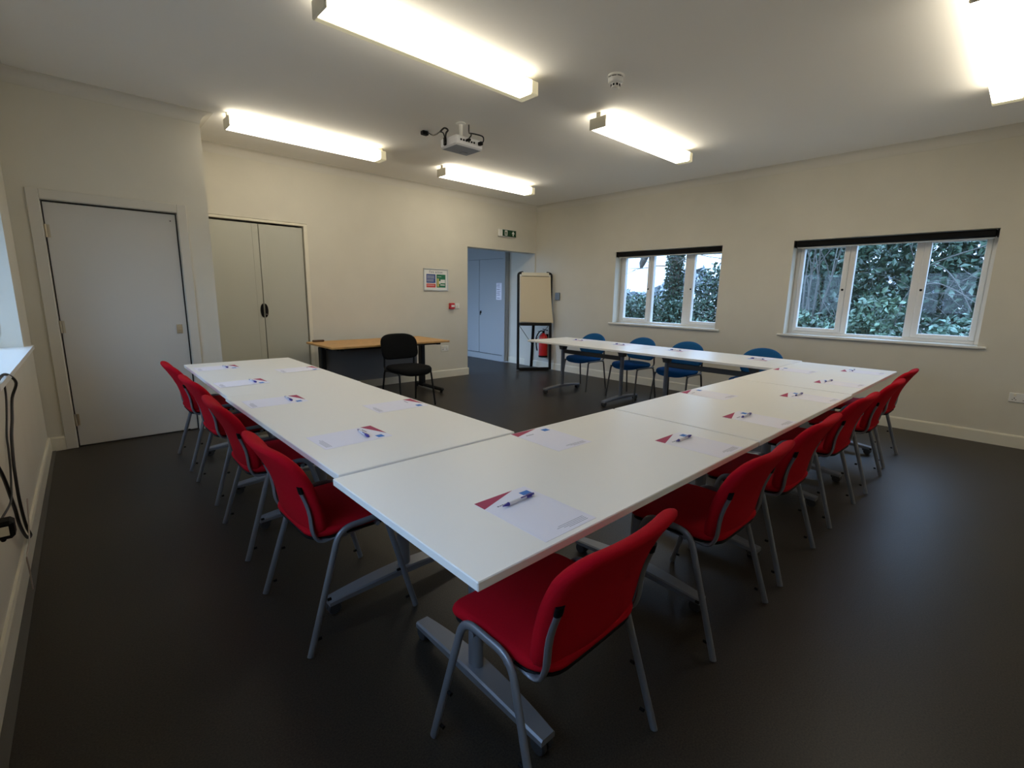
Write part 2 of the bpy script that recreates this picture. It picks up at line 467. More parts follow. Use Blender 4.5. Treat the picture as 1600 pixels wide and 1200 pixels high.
# ------------------------------------------------------------------ door on the left
r = thing('door_1', 'plain white flush door with a small metal lock plate', 'door', (0, 0, 0), kind='structure')
mb = MB()
y = YD-.009
mb.box((DL0-.05, y, (DLZ+.085)/2), (.075, .018, DLZ+.085), .004); mb.box((DL1+.05, y, (DLZ+.085)/2), (.075, .018, DLZ+.085), .004)
mb.box(((DL0+DL1)/2, y, DLZ+.048), (DL1-DL0+.025, .018, .075), .004)
for x in (DL0-.020, DL1+.020): mb.box((x, YD+.05, DLZ/2), (.022, .11, DLZ))
mb.box(((DL0+DL1)/2, YD+.05, DLZ+.018), (DL1-DL0+.06, .11, .022))
mb.build('door_frame', MT['doorframe'], r, smooth=30)
mb = MB(); mb.box(((DL0+DL1)/2, YD+.031, DLZ/2+.002), (DL1-DL0+.01, .04, DLZ-.016), .002); leaf = mb.build('door_leaf', MT['doorp'], r)
mb = MB()
mb.box((DL0-.003, YD+.013, DLZ/2), (.007, .012, DLZ-.01)); mb.box((DL1+.003, YD+.013, DLZ/2), (.010, .012, DLZ-.01)); mb.box(((DL0+DL1)/2, YD+.013, DLZ-.002), (DL1-DL0, .012, .010))
mb.box(((DL0+DL1)/2, YD+.02, .003), (DL1-DL0, .02, .006))
mb.build('shadow_gap', MT['gap'], r)
for z in (1.79, 1.03, .24):
    mb = MB(); mb.tube([(DL0-.002, YD-.004, z-.05), (DL0-.002, YD-.004, z+.05)], .008, 10); mb.box((DL0+.012, YD+.009, z), (.022, .006, .1))
    mb.build('hinge', MT['brass'], r, smooth=40, label='metal hinge')
mb = MB(); mb.box((.745, YD+.008, .985), (.045, .008, .085), .002); mb.box((.745, YD+.003, .965), (.03, .012, .03), .004); mb.lathe([(0, 0), (.011, 0), (.011, .012), (0, .012)], 14, T=M.Translation((.745, YD+.004, 1.008)) @ M.Rotation(pi/2, 4, 'X'))
mb.build('lock_plate', MT['brass'], leaf, smooth=40, label='small metal lock plate')
mb = MB(); mb.lathe([(0, 0), (.006, 0), (.004, .003), (0, .003)], 10, T=M.Translation((.765, YD+.012, 1.955)) @ M.Rotation(pi/2, 4, 'X')); mb.build('screw_cap', MT['gap'], leaf)

# ------------------------------------------------------------------ tambour cupboard in the recess
r = thing('storage_cupboard', 'tall pale grey double-door cupboard with a black oval handle recess', 'cupboard', ((CX0+CX1)/2, YB, 0))
x0, x1 = CX0-r.location.x+.004, CX1-r.location.x-.004
mb = MB(); zt = CZ-.006
mb.box((x1-.022, .18, zt/2), (.044, .39, zt), .002); mb.box((x0+.022, .18, zt/2), (.044, .39, zt), .002)
mb.box(((x0+x1)/2, .18, zt-.014), (x1-x0-.088, .39, .028), .002); mb.box(((x0+x1)/2, .18, .04), (x1-x0-.088, .39, .08), .002); mb.box(((x0+x1)/2, .36, zt/2), (x1-x0-.09, .02, zt-.06))
mb.build('carcass', MT['gloss'], r, smooth=30)
mb = MB(); mb.box(((x0+x1)/2, .05, zt/2), (x1-x0-.09, .006, zt-.1)); mb.build('dark_interior', MT['gap'], r)
xs = 1.765-r.location.x
for a, b in ((x0+.050, xs-.003), (xs+.003, x1-.056)):
    mb = MB(); mb.box(((a+b)/2, .022, (zt-.05+.085)/2), (b-a, .022, zt-.135), .003)
    # narrow leading stile of the shutter
    e = b if a < xs-.1 else a
    s = -1 if a < xs-.1 else 1
    mb.box((e+s*.035, .010, (zt-.05+.085)/2), (.066, .004, zt-.14), .001)
    d = mb.build('shutter_door', MT['cabdoor'], r, smooth=30)
    hp = [(e+s*(.006+.036*cos(t)), 1.11+.085*sin(t)) for t in [(-pi/2+pi*k/12) for k in range(13)]]
    hm = MB(); hm.prism(hp, 0, .006, T=M.Translation((0, .008, 0)) @ M.Rotation(pi/2, 4, 'X')); h = hm.build('handle', MT['black'], d, label='black half-oval handle recess')
    if s > 0:
        k = MB(); k.lathe([(0, 0), (.007, 0), (.007, .006), (0, .006)], 12, T=M.Translation((e+.018, .003, 1.065)) @ M.Rotation(pi/2, 4, 'X')); k.build('keyhole', MT['chrome'], d)

# ------------------------------------------------------------------ corridor cupboards
r = thing('corridor_cupboard', 'bluish built-in double-door cupboard in the corridor beyond the doorway', 'cupboard', (6.37, 7.10, 0))
mb = MB(); mb.box((.045, 1.08, 1.3), (.05, 2.12, 2.58)); mb.build('carcass', MT['corr'], r)
mb = MB(); mb.box((.002, .035, 1.3), (.03, .07, 2.58), .003); mb.box((.002, 1.1, .06), (.024, 2.06, .118), .004); mb.box((.002, 1.1, 2.3), (.024, 2.06, .5)); mb.box((.20, .032, 1.3), (.34, .05, 2.58)); mb.build('surround', MT['corr'], r)  # last box is a filler added to block light leaking behind the cupboard
for a, b in ((.075, .81), (.815, 1.55), (1.56, 2.13)):
    mb = MB(); mb.box((.004, (a+b)/2, 1.09), (.014, b-a-.004, 1.91), .002); d = mb.build('door', MT['corr'], r)
    if a < .1:
        h = MB(); h.box((-.012, b-.06, .985), (.02, .03, .05), .004); h.box((-.024, b-.055, .955), (.012, .018, .07), .003); h.build('handle', MT['black'], d)
mb = MB(); mb.box((.0095, 1.1, .132), (.008, 2.05, .008)); mb.build('shadow_gap', MT['gap'], r)
mb = MB(); mb.box((6.3645, 7.285, 1.41), (.001, .16, .33), mat=0)
for i, z in enumerate((1.555, 1.535, 1.515, 1.49, 1.45, 1.445, 1.41, 1.39, 1.37, 1.35, 1.33, 1.28, 1.275)):
    mb.box((6.3637, 7.285+.012*(i % 3), z), (.0006, .10-.02*(i % 2), .005), mat=1)
tag(mb.build('wall_notice', [MT['paper'], MT['ink']]), 'white printed notice taped to the corridor cupboard door', 'notice')

# ------------------------------------------------------------------ ceiling lights
def lamp(x0, x1, yc, label, dim_edge=False):
    L = x1-x0
    r = thing('ceiling_light', label, 'ceiling light', ((x0+x1)/2, yc, HC), group='fluorescent batten lights')
    mb = MB(); mb.box((0, 0, -.020), (L-.02, .05, .0395), .003); mb.build('spine', MT['cream'], r)
    zb, zt = -.128, -.040
    hw = .083
    prof = [(-hw, zt), (-hw, zb+.012), (-hw+.012, zb), (hw-.012, zb), (hw, zb+.012), (hw, zt)]
    mb = MB(); n = len(prof); l2 = L/2-.012
    vs = [(-l2, a, z) for a, z in prof]+[(L/2-.068, a, z) for a, z in prof]
    mb.add(vs, [(i, (i+1) % n, n+(i+1) % n, n+i) for i in range(n)])
    mb.build('diffuser', MT['lamp'], r, smooth=30)
    mb = MB(); mb.box((-(L/2-.008), 0, (zb+zt)/2), (.016, .176, zt-zb+.006), .006); mb.build('end_cap', MT['cream'], r, smooth=30)
    mb = MB(); mb.box((L/2-.035, 0, (zb+zt)/2), (.070, .170, zt-zb+.004), .006); mb.build('end_cap', MT['lit_cap'], r, smooth=30, label='dimly lit translucent end cap')
    if dim_edge:
        mb = MB(); mb.box((0, .064, zb+.012), (L-.02, .044, .030), .004); mb.build('diffuser_dim_edge', MT['lit_cap'], r, smooth=30)  # weaker glow of the diffuser's far edge, set as a low-emission strip
    return r
lamp(1.235, 2.785, 5.195, 'lit batten light above the tall grey cupboard, far left')
lamp(3.615, 5.205, 5.265, 'lit batten light nearest the green exit sign')
lamp(1.145, 2.725, 2.785, 'long lit batten light with the bright tray over the left table row', True)
lamp(3.575, 5.145, 2.815, 'lit batten light below the smoke detector, towards the windows')
lamp(3.41, 5.25, .345, 'lit batten light cut by the top right edge of the picture')

# smoke detector
r = thing('smoke_detector', 'white round smoke detector on the ceiling with dark vents', 'smoke detector', (3.10, 2.29, HC))
T = M.Rotation(pi, 4, 'X')
mb = MB(); mb.lathe([(0, 0), (.058, 0), (.060, .012), (.056, .016)], 28, T=T); mb.lathe([(.05, .020), (.054, .022), (.054, .040), (.048, .052), (.042, .055), (0, .055)], 28, T=T)
for a in range(8): mb.box((cos(a*pi/4)*.05, sin(a*pi/4)*.05, -.018), (.006, .006, .008))
mb.build('base', MT['white'], r, smooth=40)
mb = MB(); mb.lathe([(0, .015), (.051, .015), (.051, .021), (0, .021)], 24, T=T); mb.build('vent_gap', MT['black'], r)
mb = MB(); mb.lathe([(.030, .055), (.033, .058), (.030, .083), (.022, .09), (0, .09)], 20, T=T); mb.build('sensor_cap', MT['white'], r, smooth=40)
for a in range(8):
    mb = MB(); mb.box((.0315, 0, -.069), (.006, .013, .013), T=M.Rotation(a*pi/4+.2, 4, 'Z')); mb.build('vent', MT['black'], r)

# projector
r = thing('projector', 'white projector hung from the ceiling with black cables', 'projector', (2.88, 3.85, HC))
mb = MB(); mb.box((0, 0, -.205), (.31, .25, .085), .012); mb.build('body', MT['proj'], r, smooth=30)
mb = MB(); mb.box((0, 0, -.2485), (.28, .22, .004), .001); mb.box((.06, .05, -.252), (.06, .05, .006), .001); mb.build('underside', MT['projg'], r)
mb = MB(); mb.lathe([(0, 0), (.032, 0), (.032, .012), (.024, .016), (0, .010)], 20, T=M.Translation((.155, -.04, -.205)) @ M.Rotation(pi/2, 4, 'Y')); mb.build('lens', MT['black'], r, smooth=40)
mb = MB(); mb.lathe([(0, 0), (.045, 0), (.045, -.008), (.016, -.012), (.016, -.165), (0, -.165)], 20, T=M.Translation((.10, .14, 0)) @ M.Translation((-.08, -.10, 0))); mb.build('ceiling_mount', MT['white'], r, smooth=40)
mb = MB()
for k in range(6): mb.box((-.02+.03*k-.08, -.126, -.20), (.018, .003, .016))
mb.build('socket', MT['black'], r)
def cab(pts, rr=.006): 
    c = MB(); c.tube(spline(pts), rr, 8); c.build('cable', MT['cable'], r, smooth=60)
cab([(.10, .02, 0), (.085, 0, -.06), (.05, -.05, -.10), (0, -.13, -.13), (-.02, -.17, -.16), (-.03, -.14, -.19)])
cab([(.05, -.05, -.10), (.07, -.12, -.12), (.10, -.19, -.15), (.11, -.18, -.19), (.10, -.128, -.20)])
cab([(-.08, .44, -.02), (-.10, .33, -.07), (-.13, .22, -.09), (-.16, .12, -.10), (-.17, .05, -.13), (-.165, .03, -.20)])
cab([(-.16, .12, -.10), (-.14, .08, -.07), (-.12, .05, -.09), (-.15, .04, -.13), (-.17, .02, -.22)], .008)
for c_, d_ in (((.105, -.15, -.20), (.03, .045, .03)), ((-.03, -.145, -.195), (.03, .04, .02)), ((-.168, .03, -.20), (.02, .03, .07))):
    mb = MB(); mb.box(c_, d_, .004); mb.build('plug', MT['black'], r, smooth=30)
mb = MB(); mb.box((0, 0, -.018), (.07, .05, .036), .006, T=M.Translation((2.785, 4.33, HC)))
tag(mb.build('cable_outlet', MT['black'], smooth=30), 'small black cable outlet on the ceiling left of the projector', 'outlet')

# ------------------------------------------------------------------ wall signs and plates
def text_mesh(body, size, T, extrude=.0004):
    cu = bpy.data.curves.new('t', 'FONT'); cu.body = body; cu.size = size; cu.extrude = extrude; cu.align_x = 'CENTER'
    o = bpy.data.objects.new('t', cu); COL.objects.link(o)
    dg = bpy.context.evaluated_depsgraph_get(); dg.update()
    me = bpy.data.meshes.new_from_object(o.evaluated_get(dg))
    vs = [tuple(T @ v.co) for v in me.vertices]; fs = [tuple(p.vertices) for p in me.polygons]
    bpy.data.objects.remove(o); bpy.data.curves.remove(cu); bpy.data.meshes.remove(me)
    return vs, fs
RX = M.Rotation(pi/2, 4, 'X')

r = thing('exit_sign', 'green emergency exit sign with white door and arrow above the doorway', 'sign', (5.735, YB, 2.392))
mb = MB(); mb.box((-.01, -.022, 0), (.40, .0425, .125), .010); mb.build('housing', MT['white'], r, smooth=30)
mb = MB(); mb.box((.025, -.046, 0), (.315, .006, .108), .002, mat=0)
def fl(poly, m, y=-.0492): mb.prism(poly, 0, .0006, T=M.Translation((0, y, 0)) @ RX, mat=m)
fl([(-.085, -.042), (-.025, -.042), (-.025, .042), (-.085, .042)], 1)
fl([(-.073, -.036), (-.058, -.036), (-.052, -.010), (-.045, -.034), (-.036, -.034), (-.046, .004), (-.040, .018), (-.060, .026), (-.074, .010), (-.066, .004)], 0, -.0499)
fl([(.100, -.040), (.122, -.040), (.122, -.004), (.146, -.004), (.111, .042), (.076, -.004), (.100, -.004)], 1)
mb.build('face', [MT['green'], MT['white']], r)

r = thing('fire_notice', 'framed fire action notice with blue, red and green panels', 'sign', (4.262, YB, 1.560))
mb = MB()
for c_, d_ in (((0, -.009, .160), (.452, .017, .016)), ((0, -.009, -.160), (.452, .017, .016)), ((-.218, -.009, 0), (.016, .017, .304)), ((.218, -.009, 0), (.016, .017, .304))): mb.box(c_, d_, .004)
mb.build('frame', MT['alu'], r, smooth=30)
mb = MB(); mb.box((0, -.004, 0), (.42, .006, .304), mat=0)
def rc(x0, x1, z0, z1, m, y=-.0075): mb.prism([(x0, z0), (x1, z0), (x1, z1), (x0, z1)], 0, .0005, T=M.Translation((0, y, 0)) @ RX, mat=m)
rc(-.175, -.008, -.050, .082, 1); rc(-.175, -.008, -.118, -.062, 2); rc(.010, .178, -.118, .082, 3)
for k in range(3): rc(-.165, -.03, .055-.018*k, .060-.018*k, 4, -.0082)
for k in range(2): rc(-.165, -.04, -.005-.02*k, .0-.02*k, 4, -.0082)
for k in range(2): rc(-.165, -.03, -.080-.016*k, -.076-.016*k, 4, -.0082)
rc(.085, .170, -.050, .005, 4, -.0082); rc(.080, .165, -.085, -.070, 4, -.0082); rc(.020, .055, -.105, .020, 5, -.0082); rc(.055, .085, -.060, -.020, 4, -.0082)
rc(.030, .100, .045, .050, 4, -.0082)
vs, fs = text_mesh('Fire action', .058, M.Translation((0, -.0082, .098)) @ RX); mb.add(vs, fs, 6)
mb.build('poster', [MT['white'], MT['sblue'], MT['sred'], MT['sgreen'], MT['white'], MT['syel'], MT['ink']], r)

r = thing('fire_call_point', 'red fire alarm call point on the wall beside a white plate', 'alarm', (4.549, YB, 1.155))
mb = MB(); mb.box((0, -.024, 0), (.095, .0475, .095), .008); mb.build('housing', MT['fire_red'], r, smooth=30)
mb = MB(); mb.box((.005, -.049, 0), (.058, .004, .032), .001); mb.build('window_plate', MT['white'], r)
r = thing('switch_plate', 'white switch plate right of the red call point', 'switch', (4.672, YB, 1.155))
mb = MB(); mb.box((0, -.005, 0), (.085, .0095, .085), .004); mb.build('plate', MT['white'], r, smooth=30)
mb = MB(); mb.box((0, -.012, -.005), (.022, .006, .040), .002); mb.build('rocker', MT['cream'], r)
def socket(loc, rz, label):
    r = thing('power_socket', label, 'socket', loc, rz)
    mb = MB(); mb.box((0, -.0055, 0), (.148, .0105, .088), .004); mb.build('plate', MT['white'], r, smooth=30)
    for s in (-1, 1):
        k = MB(); k.box((s*.036, -.0115, -.006), (.006, .002, .011)); k.box((s*.036-.011, -.0115, -.02), (.010, .002, .005)); k.box((s*.036+.011, -.0115, -.02), (.010, .002, .005)); k.build('pin_holes', MT['black'], r)
        k = MB(); k.box((s*.036, -.0125, .024), (.016, .006, .024), .002); k.build('switch', MT['cream'], r, smooth=30)
socket((4.415, YB, .475), 0, 'white double socket under the right end of the beech desk')
socket((XW, -.045, .478), -pi/2, 'white double socket low on the window wall, right picture edge')

# small box and sheet on the window wall beside the flip chart
mb = MB(); mb.box((XW-.02, 5.795, 1.335), (.0395, .095, .13), .006)
tag(mb.build('wall_control', MT['bluegrey'], smooth=30), 'small blue-grey control box on the wall behind the flip chart', 'box')

# fire extinguisher
r = thing('fire_extinguisher', 'red fire extinguisher hung on the wall behind the flip chart', 'extinguisher', (XW-.105, 6.03, .225))
mb = MB(); mb.lathe([(0, 0), (.075, 0), (.080, .012), (.080, .030), (.080, .33), (.074, .37), (.055, .405), (.030, .425), (.024, .44), (0, .44)], 28); mb.build('cylinder', MT['fire_red'], r, smooth=40)
mb = MB(); mb.lathe([(0, -.002), (.082, -.002), (.083, .028), (.079, .032), (0, .03)], 28); mb.build('base_ring', MT['black'], r, smooth=40)
mb = MB(); mb.lathe([(0, .435), (.02, .435), (.02, .49), (0, .49)], 14); mb.box((0, .03, .505), (.022, .13, .014), .004, T=M.Rotation(rad(8), 4, 'X')); mb.box((0, .045, .475), (.018, .10, .012), .004, T=M.Rotation(rad(-6), 4, 'X')); mb.build('valve', MT['blackm'], r, smooth=40)
mb = MB(); mb.tube(spline([(0, -.02, .475), (-.03, .06, .47), (-.05, .13, .36), (-.06, .12, .22), (-.085, .07, .12)]), .011, 10); mb.build('hose', MT['black'], r, smooth=60)
mb = MB(); mb.box((.090, 0, .36), (.025, .05, .12), .004); mb.build('wall_bracket', MT['blackm'], r)

# ------------------------------------------------------------------ flip chart easel
fa = V((5.87, 6.19, 0)); fb = V((6.40, 5.862, 0)); fx = (fb-fa).normalized(); fm = (fa+fb)/2
r = thing('flip_chart', 'black-framed flip chart easel with blank cream paper pad', 'easel', (fm.x, fm.y, 0), math.atan2(fx.y, fx.x))
hw = (fb-fa).length/2-.012
lean = lambda z: .02+.10*(z/1.74)        # leans backwards (local +y)
P = lambda x, z, o=0: (x, lean(z)-.02+o, z)
for s in (-1, 1):
    mb = MB(); mb.tube(fillet([P(s*hw, .012), P(s*hw, 1.725), P(s*(hw-.085), 1.74)], .06), .0, 10, flat=(.025, .020), side=(1, 0, 0)); mb.build('side_post', MT['blackm'], r, smooth=50)
mb = MB(); mb.box((0, lean(0)-.02, .026), (2*hw-.04, .034, .05), .006); mb.build('base_bar', MT['blackm'], r)
T = M.Translation(P(0, 1.27, -.03)) @ M.Rotation(-rad(3.3), 4, 'X')
mb = MB(); mb.box((0, .012, 0), (2*hw-.036, .016, .88), .003, T=T); mb.build('board', MT['white'], r)
mb = MB(); mb.box((-.0, -.004, .44), (2*hw-.10, .030, .065), .006, T=T); mb.build('clamp_bar', MT['cream'], r, smooth=30)
mb = MB(); mb.box((0, -.020, .403), (2*hw-.10, .004, .006), T=T); mb.build('clamp_edge', MT['darkbrown'], r)
# paper pad: sheets hang from the clamp, the lower right corner flares outwards
mb = MB(); nx, nz = 8, 12; vs = []; hwp = hw-.022
for k in range(2):
    for j in range(nz+1):
        for i in range(nx+1):
            u = i/nx*2-1; v = j/nz
            x = u*hwp+.052*max(0, u)*(v**1.6)
            z = .40-v*(.805+.012*u)
            y = -.010-.012*k-.03*(v**2)*max(0, u)
            vs.append((x, y, z))
fs = []; A = (nx+1)*(nz+1)
for j in range(nz):
    for i in range(nx):
        a = j*(nx+1)+i
        fs.append((a, a+1, a+nx+2, a+nx+1)); fs.append((A+a, A+a+nx+1, A+a+nx+2, A+a+1))
edge = [i for i in range(nx+1)]+[j*(nx+1)+nx for j in range(1, nz+1)]+[nz*(nx+1)+i for i in range(nx-1, -1, -1)]+[j*(nx+1) for j in range(nz-1, 0, -1)]
for a, b in zip(edge, edge[1:]+edge[:1]): fs.append((a, A+a, A+b, b))
mb.add(vs, fs, T=T); mb.build('paper_pad', MT['pad'], r, smooth=40, label='blank cream paper pad')
mb = MB(); mb.box((0, -.045, -.435), (2*hw-.02, .085, .055), .006, T=T); mb.build('pen_tray', MT['blackm'], r)
mb = MB(); mb.tube([(0.01, .10, 1.25), (.035, .37, .012)], 0, 10, flat=(.027, .016), side=(1, 0, 0)); mb.build('rear_leg', MT['blackm'], r, smooth=50)
for s in (-1, 1):
    mb = MB(); mb.tube([(s*(hw-.03), .07, .80), (.025+s*.02, .30, .47)], .005, 8); mb.build('brace', MT['blackm'], r, smooth=50)
# ------------------------------------------------------------------ desk
r = thing('desk', 'beech-topped office desk with grey modesty panel against the back wall', 'desk', (2.965, 5.735, 0))
DW, DD, DH = 1.63, .80, .725
mb = MB(); mb.box((0, 0, DH-.0125), (DW, DD, .025), .004); mb.build('desktop', MT['beech'], r, smooth=30)
mb = MB(); mb.box((0, .0, DH-.045), (DW-.16, .05, .038), .003); mb.box((0, -.29, DH-.040), (DW-.2, .03, .030), .003); mb.box((DW/2-.14, 0, DH-.04), (.05, DD-.1, .029), .003); mb.box((-DW/2+.14, 0, DH-.04), (.05, DD-.1, .029), .003); mb.build('under_frame', MT['blackm'], r, smooth=30)
for s in (-1, 1):
    mb = MB(); x = s*(DW/2-.10)
    mb.box((x, .16, .35), (.065, .10, .66), .012); mb.box((x, -.02, .046), (.062, .70, .045), .018); 
    for yy in (-.33, .30): mb.lathe([(0, 0), (.02, 0), (.02, .026), (0, .026)], 12, T=M.Translation((x, yy, .0)))
    mb.build('leg', MT['blackm'], r, smooth=30)
mb = MB(); mb.box((-.03, .165, .445), (DW-.30, .018, .49), .002); mb.build('modesty_panel', MT['modesty'], r, label='grey modesty panel')
mb = MB(); mb.box((2.275, 6.06, .725+.0125), (.14, .045, .024), .006)
tag(mb.build('wood_block', MT['darkbrown'], smooth=30), 'small dark brown block on the left end of the beech desk', 'block')

# ------------------------------------------------------------------ tables
def make_table(L, D, label, loc, rz):
    r = thing('meeting_table', label, 'table', loc, rz, group='white folding tables in the open square')
    mb = MB(); mb.box((0, 0, .7175), (L-.003, D-.003, .025), .0025); top = mb.build('tabletop', MT['table'], r, smooth=30)
    fxx = L/2-.31; fl_ = D-.10
    for s in (-1, 1):
        x = s*fxx
        mb = MB(); N = 12; rows = []
        for i in range(N+1):
            t = -1+2*i/N; y = t*fl_/2
            zt_ = .095-.025*abs(t)**1.6; w_ = .041-.012*abs(t)**2; th = .032-.010*abs(t)
            rows.append([(x-w_, y, zt_-.006), (x-w_+.006, y, zt_), (x+w_-.006, y, zt_), (x+w_, y, zt_-.006), (x+w_, y, zt_-th), (x-w_, y, zt_-th)])
        vs = [p for R_ in rows for p in R_]; fs = []
        for i in range(N):
            for k in range(6): fs.append((i*6+k, i*6+(k+1) % 6, (i+1)*6+(k+1) % 6, (i+1)*6+k))
        fs += [(0,1,2,3,4,5), tuple(N*6+k for k in (5,4,3,2,1,0))]
        mb.add(vs, fs); foot = mb.build('foot', MT['silver'], r, smooth=40)
        for e in (-1, 1):
            c = MB(); yy = e*(fl_/2-.055)
            for q in (-1, 1): c.lathe([(0, 0), (.025, 0), (.028, .004), (.028, .016), (.025, .02), (0, .02)], 18, T=M.Translation((x+q*.014-.010, yy+e*.030, .028)) @ M.Rotation(pi/2, 4, 'Y'))
            c.tube([(x, yy, .030), (x, yy, .055)], .009, 10); c.box((x, yy+e*.012, .038), (.012, .044, .020), .005)
            c.build('caster', MT['rubber'], foot, smooth=40)
        mb = MB(); mb.tube([(x, 0, .085), (x, 0, .655)], 0, 16, flat=(.022, .031), side=(1, 0, 0)); mb.build('column', MT['silver'], r, smooth=50)
        mb = MB(); mb.prism([(-.028, .600), (.028, .600), (.036, .635), (.072, .690), (.072, .7045), (-.072, .7045), (-.072, .690), (-.036, .635)], -.045, .045, T=M.Translation((x, 0, 0)) @ RX)
        mb.box((x, 0, .696), (.05, D-.22, .017), .003); mb.build('tilt_bracket', MT['grey_metal'], r, smooth=30)
    mb = MB(); mb.box((0, .0, .575), (2*fxx-.06, .028, .055), .006); mb.build('beam', MT['grey_metal'], r, smooth=30)
    return r
TB = .790; LB = .832
make_table(1.604, TB, 'white table at the near corner of the square, in front of the camera', (.592+.802, .737+TB/2, 0), 0)
make_table(1.604, TB, 'white table in the middle of the row towards the right', (2.200+.802+.006, .737+TB/2-.004, 0.0), rad(-.15))
make_table(1.610, TB-.005, 'white table at the far right corner of the square near the big window', (3.822+.805, .741+TB/2-.002, 0), 0)
make_table(1.60, LB, 'white table of the left row, joined to the near corner table', (1.030, 1.531+.80, .005), pi/2)
make_table(1.60, LB, 'white table at the far end of the left row, beside the grey cupboard', (1.058, 3.141+.80, .001), pi/2-rad(.9))
make_table(1.60, LB, 'white table under the bushy window end of the window-side row', (5.105, 1.533+.80, 0), pi/2)
make_table(1.62, LB, 'white table at the flip chart end of the window-side row', (5.112, 3.137+.81, 0), pi/2-rad(.2))

# ------------------------------------------------------------------ chairs
def outline(hw_t, hw_b, v0, v1, n=40, ex=3.4, ext=None):
    """closed outline in (u,v): superellipse whose half width runs from hw_b at v0 to hw_t at v1"""
    o = []
    for k in range(n):
        a = 2*pi*k/n; c_, s_ = cos(a), sin(a)
        e = ext if (ext and s_ > 0) else ex
        u = (abs(c_)**(2/e))*(1 if c_ >= 0 else -1); v = (abs(s_)**(2/e))*(1 if s_ >= 0 else -1)
        vv = (v0+v1)/2+v*(v1-v0)/2
        t = (vv-v0)/(v1-v0)
        o.append((u*(hw_b+(hw_t-hw_b)*t), vv))
    return o
def rrect(hw_t, hw_b, v0, v1, rt, rb, n=7):
    """rounded rectangle outline, counter-clockwise, own corner radii top and bottom"""
    o = []
    for (sx, vy, hw, r_, a0) in ((1, v1, hw_t, rt, 0), (-1, v1, hw_t, rt, 90), (-1, v0, hw_b, rb, 180), (1, v0, hw_b, rb, 270)):
        cx = sx*(hw-r_); cy = vy-r_ if vy == v1 else vy+r_
        for k in range(n): 
            t = rad(a0+90*k/(n-1)); o.append((cx+r_*cos(t), cy+r_*sin(t)))
    # subdivide the long runs
    out = []
    for p, q in zip(o, o[1:]+o[:1]):
        m_ = max(1, int(math.hypot(q[0]-p[0], q[1]-p[1])/.035))
        out += [(p[0]+(q[0]-p[0])*k/m_, p[1]+(q[1]-p[1])*k/m_) for k in range(m_)]
    return out
def make_red():
    r = thing('red_chair', 'x', 'chair', (0, 0, 0), 0)
    def seat(u, v, w):
        z = .452+w-.012*max(0, (v-.10)/.11)**2-.006*(1-(u/.23)**2)
        return (u, v, z)
    mb = MB(); mb.pad(rrect(.228, .222, -.176, .214, .05, .085), .036, seat, er=.018, crown=.003); mb.build('seat', MT['red'], r, smooth=60)
    mb = MB(); mb.pad(rrect(.222, .216, -.170, .206, .05, .085), .012, lambda u, v, w: (u, v, seat(u, v, 0)[2]-.024+w)); mb.build('seat_shell', MT['black'], r, smooth=60)
    def back(u, v, w):
        t = (v-.45)/.345
        y = -.152-.082*t-.050*max(0, t)**2.6+.012*sin(pi*min(1, max(0, t)))+.032*(u/.24)**2
        return (u, y+w, v)
    mb = MB(); mb.pad(rrect(.234, .218, .440, .800, .075, .045), .046, back, er=.021, crown=.004); mb.build('backrest', MT['red'], r, smooth=60)
    for s in (-1, 1):
        mb = MB(); pth = fillet([(s*.262, .236, .004), (s*.240, .112, .468), (s*.240, -.078, .462), (s*.262, -.222, .004)], .055, 8)
        mb.tube(pth, 0, 12, flat=(.0095, .0128), side=(1, 0, 0)); lf = mb.build('leg_frame', MT['silver'], r, smooth=60)
        for (yy, zz) in ((.222, .055), (.182, .20), (-.200, .055), (-.155, .20)):
            mb = MB(); mb.tube([(s*.252, yy-.012*(1 if yy > 0 else -1), zz), (s*.252, yy-.026*(1 if yy > 0 else -1), zz)], .006, 8); mb.build('bumper', MT['black'], lf, smooth=50)
        by_ = lambda z: back(.205, z, -.027)[1]
        mb = MB(); pth = fillet([(s*.205, .02, .424), (s*.205, by_(.46)+.012, .420), (s*.205, by_(.48)-.006, .465), (s*.205, by_(.53)-.002, .53)], .03, 8)+[V((s*.205, by_(z), z)) for z in (.56, .59, .635)]
        mb.tube(pth, 0, 10, flat=(.013, .007), side=(1, 0, 0)); up = mb.build('back_upright', MT['silver'], r, smooth=60)
        mb = MB(); mb.tube([(s*.205, by_(.632), .632), (s*.205, by_(.655)+.004, .658)], 0, 10, flat=(.0150, .0085), side=(1, 0, 0)); mb.build('tip_cap', MT['black'], up, smooth=60)
    for yy in (.085, -.055):
        mb = MB(); mb.tube([(-.235, yy, .432), (.235, yy, .432)], .010, 10); mb.build('crossbar', MT['silver'], r, smooth=60)
    return r
red = make_red()
GR = 'red chairs pushed in along the outside of the tables'
near = [(.950, .836, 1.0, 'red fabric chair in front of the near table corner, closest to the camera'),
        (1.906, .846, 0, 'second red chair from the camera along the right-hand side of the tables'),
        (2.615, .848, .5, 'third red chair from the camera along the right-hand side of the tables'),
        (3.485, .850, -1, 'fourth red chair from the camera along the right-hand side of the tables'),
        (4.277, .835, 1, 'fifth red chair along the right-hand side, partly hiding the last one'),
        (5.055, .860, -.5, 'last red chair along the right-hand side, at the far table corner')]
left = [(.737, 1.910, 1.0, 'red chair nearest the camera on the left table row'),
        (.750, 2.770, -1.0, 'second red chair from the camera on the left table row'),
        (.768, 3.600, 1.0, 'third red chair from the camera on the left table row'),
        (.765, 4.385, 0.0, 'last red chair on the left table row, beside the white door')]
